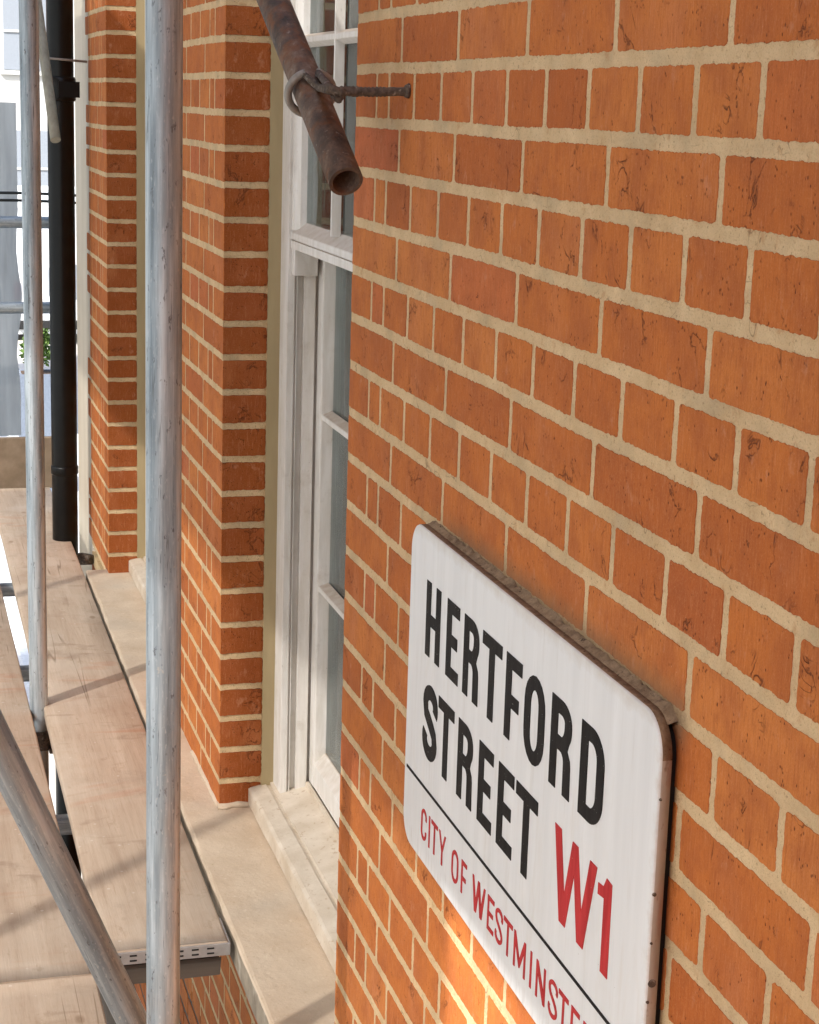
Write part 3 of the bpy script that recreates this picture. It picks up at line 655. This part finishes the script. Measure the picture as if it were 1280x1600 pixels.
# ------------------------------------------------------------ scaffold
TR = .0208
def vtube(x, y, z0, z1, lean, label, mat_='galv', grp=None, name='scaffold_standard'):
    mb = MB(); mb.tube([(x+lean[0]*(z-z0), y+lean[1]*(z-z0), z) for z in [z0+(z1-z0)*i/20 for i in range(21)]], TR, 40, hollow=.85)
    return mb.build(name, mat_, None, (label, 'scaffold pole', grp))
vtube(.290, -.295, -4.2, 2.6, (0, 0), 'thick upright galvanised scaffold pole, the nearest, standing in front of the plank')
vtube(-1.683, -.2945, -4.2, 2.6, (0, 0), 'upright galvanised scaffold pole farther away, between the two walkways')
for i, x in enumerate((-4.0, -1.68, .29, 2.6)): vtube(x, -1.42, -4.2, 2.6, (0, 0), 'outer scaffold pole beside the street side sheeting, %s from the far end' % ('first', 'second', 'third', 'fourth')[i], grp='outer scaffold poles')
b0, b1 = ray(200, 1580, 2.45), ray(0, 1172, 2.15); bd = (b1-b0).normalized()
def rod(name, p0, p1, r, m, props, hollow=.85, n=40):
    p0, p1 = Vector(p0), Vector(p1); L_ = (p1-p0).length; k_ = max(2, int(L_/.15)); mb = MB()
    mb.tube([(0, 0, L_*i/k_) for i in range(k_+1)], r, n, hollow=hollow); o = mb.build(name, m, None, props)
    o.rotation_mode = 'QUATERNION'; o.rotation_quaternion = (p1-p0).to_track_quat('Z', 'X'); o.location = p0; return o
rod('scaffold_brace', b0-bd*.18, b0+bd*1.2, TR, 'galvb', ('dull grey diagonal scaffold brace crossing the lower left corner', 'scaffold brace'))
def board(name, x0, x1, y0, y1, zt, th, label, cat='scaffold board', grp=None, hoops=(), skew=0, seed=0, mat_='board'):
    t = thing(name, label, cat, grp, loc=((x0+x1)/2, (y0+y1)/2, zt-th)); ox, oy, oz = t.location
    mb = MB(); n = max(4, int((x1-x0)/.05)); rd = .0035
    ys = [y0, y0+rd*.4, y0+rd, (y0*2+y1)/3, (y0+2*y1)/3, y1-rd, y1-rd*.4, y1]; zs = [-rd, -rd*.35, 0, 0, 0, 0, -rd*.35, -rd]
    prof = list(zip(ys, zs))+[(y1, -th), (y0, -th)]
    k = len(prof)
    for i in range(n+1):
        x = x0+(x1-x0)*i/n
        for j, (y, z) in enumerate(prof):
            q = .0012*noise.noise((x*3, j*.7+seed, seed)); mb.v.append((x-ox, y-oy+skew*(x-x0)+q, zt+z-oz+.0008*noise.noise((x*2+seed, y*9, 2))))
    for i in range(n):
        for j in range(k): a = i*k+j; c = i*k+(j+1) % k; mb.face([a, c, c+k, a+k], 0, sm=j < 7)
    mb.face([j for j in range(k)]); mb.face([n*k+j for j in range(k)][::-1])
    mb.build('plank', mat_, t)
    for hx, sgn_ in hoops:
        h = MB(); yy = skew*(hx-x0)
        h.box(hx-.002-ox if sgn_ > 0 else hx-.002-ox, hx+.002-ox, y0-.0025-oy+yy, y1+.0025-oy+yy, -.001, th-.003)
        for s in (-1, 1):
            e = (y0-.0035 if s < 0 else y1+.0005)-oy+yy; h.box(hx-.10*sgn_-ox if sgn_ > 0 else hx-ox, hx-ox if sgn_ > 0 else hx+.10-ox, e, e+.003, .002, th-.004)
        h.build('end_hoop', 'steel', t, bevel=.0008)
        d = MB()
        for r_ in range(2):
            for c in range(7):
                yv = y0+.022+c*(y1-y0-.04)/6.5; d.box(hx+.0012*sgn_-ox, hx+.0030*sgn_-ox, yv-oy+yy-.0058, yv-oy+yy+.0060, .0045+r_*.0088, .0070+r_*.0088)
        d.build('nail_slot', 'dark', t)
    return t
board('scaffold_board', -4.09, -.398, -.2575-.012, -.0805+.018, -1.543, .0235, 'long pale scaffold plank beside the stone ledge with a steel hooped near end', hoops=[(-.396, 1)], skew=-.0062, seed=1)
W = .196
board('scaffold_board', -4.09, -.342, -.314-W, -.314, -1.55, .030, 'pale walkway board at the left edge, beyond the crosswise joint', seed=2, grp='boards of the lower walkway')
board('scaffold_board', -.338, 3.4, -.3125-W, -.3125, -1.551, .030, 'pale grained walkway board at the bottom left corner, nearer than the joint', seed=3, grp='boards of the lower walkway')
for i in range(1, 5):
    y = -.314-i*(W+.005)
    board('scaffold_board', -4.09, 3.4, y-W, y, -1.55, .030, 'walkway board, %s from the outer poles' % ('fourth', 'third', 'second', 'first')[i-1], seed=4+i, grp='boards of the lower walkway')
for i in range(5):
    y = -.36-i*(W+.006)
    board('scaffold_board', -3.6, 4.2, y-W, y, .470, .030, 'board of the platform overhead, %s from the brick wall' % ('first', 'second', 'third', 'fourth', 'fifth')[i], seed=14+i, grp='boards of the platform overhead')
t = board('toe_board', -1.35, -.045, 0, .022, 0, .185, 'upright toe board closing the far end of the walkway', cat='toe board', seed=30, mat_='shadeboard')  # board colour darkened to carry the shade at the far end
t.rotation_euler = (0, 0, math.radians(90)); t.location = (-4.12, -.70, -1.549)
def ytube(x, y0, y1, z, label, cat='scaffold tube', mat_='galvb', name='scaffold_tube', grp=None):
    return rod(name, (x, y0, z), (x, y1, z), TR, mat_, (label, cat, grp), n=28)
ytube(-4.14, -1.5, .02, -.610, 'upper grey guard rail across the far end of the walkway', 'guard rail', name='guard_rail')
ytube(-4.14, -1.5, .02, -.907, 'lower grey guard rail across the far end of the walkway', 'guard rail', name='guard_rail')
for x, l in ((-2.93, 'dark cross tube under the boards, the farthest seen in the gap'), (-2.11, 'dark cross tube under the boards, second farthest in the gap'), (-1.10, 'dark cross tube under the boards behind the diagonal brace')):
    ytube(x, -1.5, -.10, -1.6025, l, 'transom', name='transom')
mb = MB(); mb.prism_x([(-1.45, -1.62), (-.1, -1.605), (-.098, -1.5765), (-1.45, -1.5765)], -.455, -.405); mb.build('timber_bearer', 'tdark', None, ('dark timber bearer directly under the hooped end of the plank', 'timber bearer'), bevel=.002)
for z in (.412,):
    for x in (-3.2, -1.2, .9, 3.0): ytube(x, -1.5, -.2, z+.015, 'cross tube carrying the platform overhead, %s from the far end' % {-3.2: 'first', -1.2: 'second', .9: 'third', 3.0: 'fourth'}[x], 'transom', name='transom', grp='cross tubes of the platform overhead')
# coupler on the farther standard
cp = thing('tube_coupler', 'rusty coupler clamped on the farther pole below the boards', 'coupler', loc=(-1.683, -.2945, -1.625))
mb = MB(); mb.tube([(0, 0, -.022), (0, 0, .022)], .0285, 18, jit=.1); mb.build('clamp', 'bolt', cp)
mb = MB(); mb.tube([(.01, .02, .008), (.03, .065, .012)], .006, 10); mb.tube([(.028, .05, .0115), (.03, .062, .012)], .012, 6); mb.tube([(.01, .02, -.012), (.03, .05, -.016)], .006, 10); mb.build('bolt', 'bolt', cp)
mb = MB(); mb.box(-.03, .03, .02, .046, -.03, -.018); mb.build('flap', 'bolt', cp, bevel=.003)
# thin batten hanging in front of the downpipe
q0, q1 = ray(87, 219, 4.75), ray(52, -40, 4.95); qd = (q1-q0).normalized()
mb = MB(); mb.tube([q0+qd*i*.12 for i in range(8)], .0135, 18)
MT['galvt'] = m_rough('weathered_batten', (.25, .24, .19), (.42, .40, .33), 40, .7, .001, 160, (1, 1, .3))
mb.build('thin_tube', 'galvt', None, ('thin slanting greenish grey tube in front of the black downpipe', 'tube'))
for i, (z0, z1) in enumerate(((-.531, -.545), (-.556, -.572))):
    mb = MB(); mb.tube([(-4.3, -.55+.9*s/14, z0-.06+(z1-z0)*s/14+.02*math.sin(s/14*3.1)+.06) for s in range(15)], .005, 8)
    mb.build('cable', 'cable', None, ('%s black cable strung behind the far guard rail' % ('upper', 'lower')[i], 'cable', 'cables behind the guard rail'))
# sheeting
def sheet(axis, c, a0, a1, z0, z1, label, amp=.02, rag=0, sz=3, mt='sheet'):
    mb = MB(); na, nz = 60, 16
    for i in range(na+1):
        for k_ in range(nz+1):
            s = a0+(a1-a0)*i/na; z = z0+(z1-z0)*k_/nz; o = amp*noise.noise((s*6, z*.7, sz))+amp*.5*noise.noise((s*20, z*1.2, 8))
            if rag and i > na-3: s += rag*noise.noise((z*5, 1, 2))
            mb.v.append((c+o, s, z) if axis == 'x' else (s, c+o, z))
    for i in range(na):
        for k_ in range(nz): a = i*(nz+1)+k_; mb.face([a, a+nz+1, a+nz+2, a+1], 0, sm=True)
    return mb.build('scaffold_sheeting', mt, None, (label, 'sheeting'))
sheet('x', -4.35, -1.5, -.143, -1.40, -.205, 'wrinkled translucent sheeting hung across the far end of the scaffold', .025, .02, mt='endsheet')  # darker sheeting colour stands in for weaker light at this end
sheet('y', -1.52, -4.4, 1.82, -3.6, 2.5, 'translucent sheeting along the street side of the scaffold', .05)

# ------------------------------------------------------------ downpipe
dp = thing('downpipe', 'black cast iron downpipe beside the cream render strip', 'downpipe', loc=(-3.3, -.083, -4.2))
PX, PY = -3.3, -.083
mb = MB(); mb.tube([(0, 0, i*.4) for i in range(17)], .0400, 32); o = mb.build('pipe', 'black', dp)
mb = MB(); mb.tube([(0, 0, 4.008), (0, 0, 4.014), (0, 0, 4.073), (0, 0, 4.08)], [.042, .046, .046, .042], 32); mb.box(.0, .055, -.01, .052, 4.02, 4.066); mb.build('collar', 'black', dp)
mb = MB(); mb.tube([(0, 0, 2.866), (0, 0, 2.871), (0, 0, 2.89), (0, 0, 2.895)], [.0405, .0425, .0425, .0405], 32); mb.build('joint', 'black', dp)
mb = MB(); mb.tube([(.05, -.1, 4.135), (.052, .075, 4.125)], .0035, 8); mb.build('bracket_rod', 'zinc', dp)
mb = MB(); mb.tube([(.03, .04, 2.60), (.06, .075, 2.60)], [.02, .017], 10, jit=.5); mb.build('bracket_lug', 'bolt', dp)

# ------------------------------------------------------------ street below and beyond
def struct(name, mb, m):
    o = mb.build(name, m); o['kind'] = 'structure'; return o
mb = MB(); mb.v += [(-150, -150, -4.22), (150, -150, -4.22), (150, 150, -4.22), (-150, 150, -4.22)]; mb.face([0, 1, 2, 3]); struct('street_ground', mb, 'asphalt')
mb = MB(); mb.box(-60, -4.6, -6, 8, -4.3, -4.08); struct('pavement', mb, 'ground')
cr = MB(); n = 60
for i in range(n+1):
    y = -.8+2.4*i/n; z = -2.62+(.012 if (i//2) % 2 else 0); cr.v += [(-11, y, z), (-4.4, y, z)]
for i in range(n): cr.face([2*i, 2*i+1, 2*i+3, 2*i+2])
co = cr.build('corrugated_roof', 'corr', None, ('white corrugated canopy roof seen through the gap between the boards', 'canopy roof')); sf = co.modifiers.new('solid', 'SOLIDIFY'); sf.thickness = .01
wb = thing('white_building', 'bright white rendered building far down the street', 'building', loc=(-48, 3, -4.2))
mb = MB(); mb.box(-2, 2, -12, 12, 0, 14); mb.build('wall', 'wht', wb)
for y in (-9, -6, -3, 0, 3, 6, 9):
    for z in (1.2, 4.6, 8.0):
        g = MB(); g.box(1.99, 2.03, y-.6, y+.6, z, z+1.9); wn = g.build('window', 'vglass', wb)
        g = MB(); g.box(2.03, 2.07, y-.03, y+.03, z, z+1.9); g.box(2.03, 2.07, y-.6, y+.6, z+.92, z+.98); g.box(1.99, 2.12, y-.7, y+.7, z-.12, z-.02); g.build('window_frame', 'wht', wb)
# building opposite, lit by the sun and bouncing light back
ob = thing('opposite_building', 'pale terrace across the street, outside the picture', 'building', loc=(0, -11, -4.2))
mb = MB(); mb.box(-20, 20, -4, 0, 0, 7); mb.build('wall', 'wht', ob)
for i in range(10):
    for z in (1, 4.2):
        g = MB(); g.box(-18+i*4-.6, -18+i*4+.6, -.01, .03, z, z+1.9); g.build('window', 'vglass', ob)
gb = thing('stock_brick_building', 'grey brown brick building glimpsed at the upper left edge', 'building', loc=(-16, -3.0, -4.2))
mb = MB(); mb.box(-2, 2, -4, 1.55, 0, 12)
mb.build('wall', 'oldbrick', gb)
mb = MB()
for k_ in range(40): mb.box(1.98, 2.06, 1.35, 1.6, .2+k_*.28, .2+k_*.28+.2)
mb.build('quoins', 'cream', gb)
# van, planter, shrub glimpsed past the poles
vn = thing('parked_van', 'white van parked beyond the far end of the scaffold', 'van', loc=(-27, 2.3, -4.2))
mb = MB(); P = [(-.95, .35), (.95, .35), (1.0, .9), (.97, 1.9), (.86, 2.25), (.7, 2.35), (-.7, 2.35), (-.86, 2.25), (-.97, 1.9), (-1.0, .9)]
mb.prism_x(P, -4.6, 0); mb.build('body', 'vanw', vn, bevel=.05)
mb = MB()
for r_ in (rr(-.45, .45, .85, 1.40, .10),):
    b = len(mb.v); mb.v += [(.012, y, z) for y, z in r_]; mb.face([b+i for i in range(len(r_))])
mb.build('rear_window', 'vglass', vn)
for s in (-1, 1):
    mb = MB(); mb.box(-.02, .025, s*.93-.05, s*.93+.05, .85, 1.12); mb.build('tail_light', 'red', vn, bevel=.01)
    for x in (-.9, -3.7):
        mb = MB(); mb.tube([(x, s*.78, .34), (x, s*.98, .34)], .34, 28); wh = mb.build('wheel', 'tyre', vn)
        mb = MB(); mb.tube([(x, s*.985, .34), (x, s*1.0, .34)], .2, 20); mb.build('rim', 'steel', wh)
mb = MB(); mb.box(0, .08, -.95, .95, .38, .52); mb.build('bumper', 'tyre', vn, bevel=.02)
def shrub(px, x, z0, r, h, name, label, seed):
    random.seed(seed); t = thing(name, label, 'shrub', loc=(x, px, z0))
    mb = MB(); mb.tube([(0, 0, 0), (.01, 0, h*.3), (0, .01, h*.7)], [.02, .015, .008], 8); mb.build('stem', 'trunk', t)
    mb = MB()
    for _ in range(900):
        a = random.uniform(0, 6.283); q = random.random()**.5*r; z = h*(.25+.75*random.random()); q *= math.sqrt(max(.05, 1-((z/h-.6)/.45)**2*.8))
        p = Vector((q*math.cos(a), q*math.sin(a), z)); l = random.uniform(.02, .04)
        d = Vector((random.gauss(0, 1), random.gauss(0, 1), random.gauss(0, 1))).normalized(); e = d.orthogonal().normalized()*l*.35; b = len(mb.v)
        mb.v += [tuple(p), tuple(p+d*l*.5+e), tuple(p+d*l), tuple(p+d*l*.5-e)]; mb.face([b, b+1, b+2, b+3])
    mb.build('foliage', 'leaf', t)
pl = thing('grey_planter', 'tall slate grey planter box seen between the far pole and the black downpipe', 'planter', loc=(-9.0, .27, -4.2))
mb = MB(); mb.prism_x([(-.085, 0), (.085, 0), (.10, 2.34), (-.10, 2.34)], -.1, .1); mb.build('box', 'planter', pl, bevel=.01)
mb = MB(); mb.box(-.09, .09, -.09, .09, 2.32, 2.345); mb.build('soil', 'trunk', pl)
shrub(.28, -9.0, -1.86, .10, .27, 'green_shrub', 'small green shrub growing in the grey planter', 5)
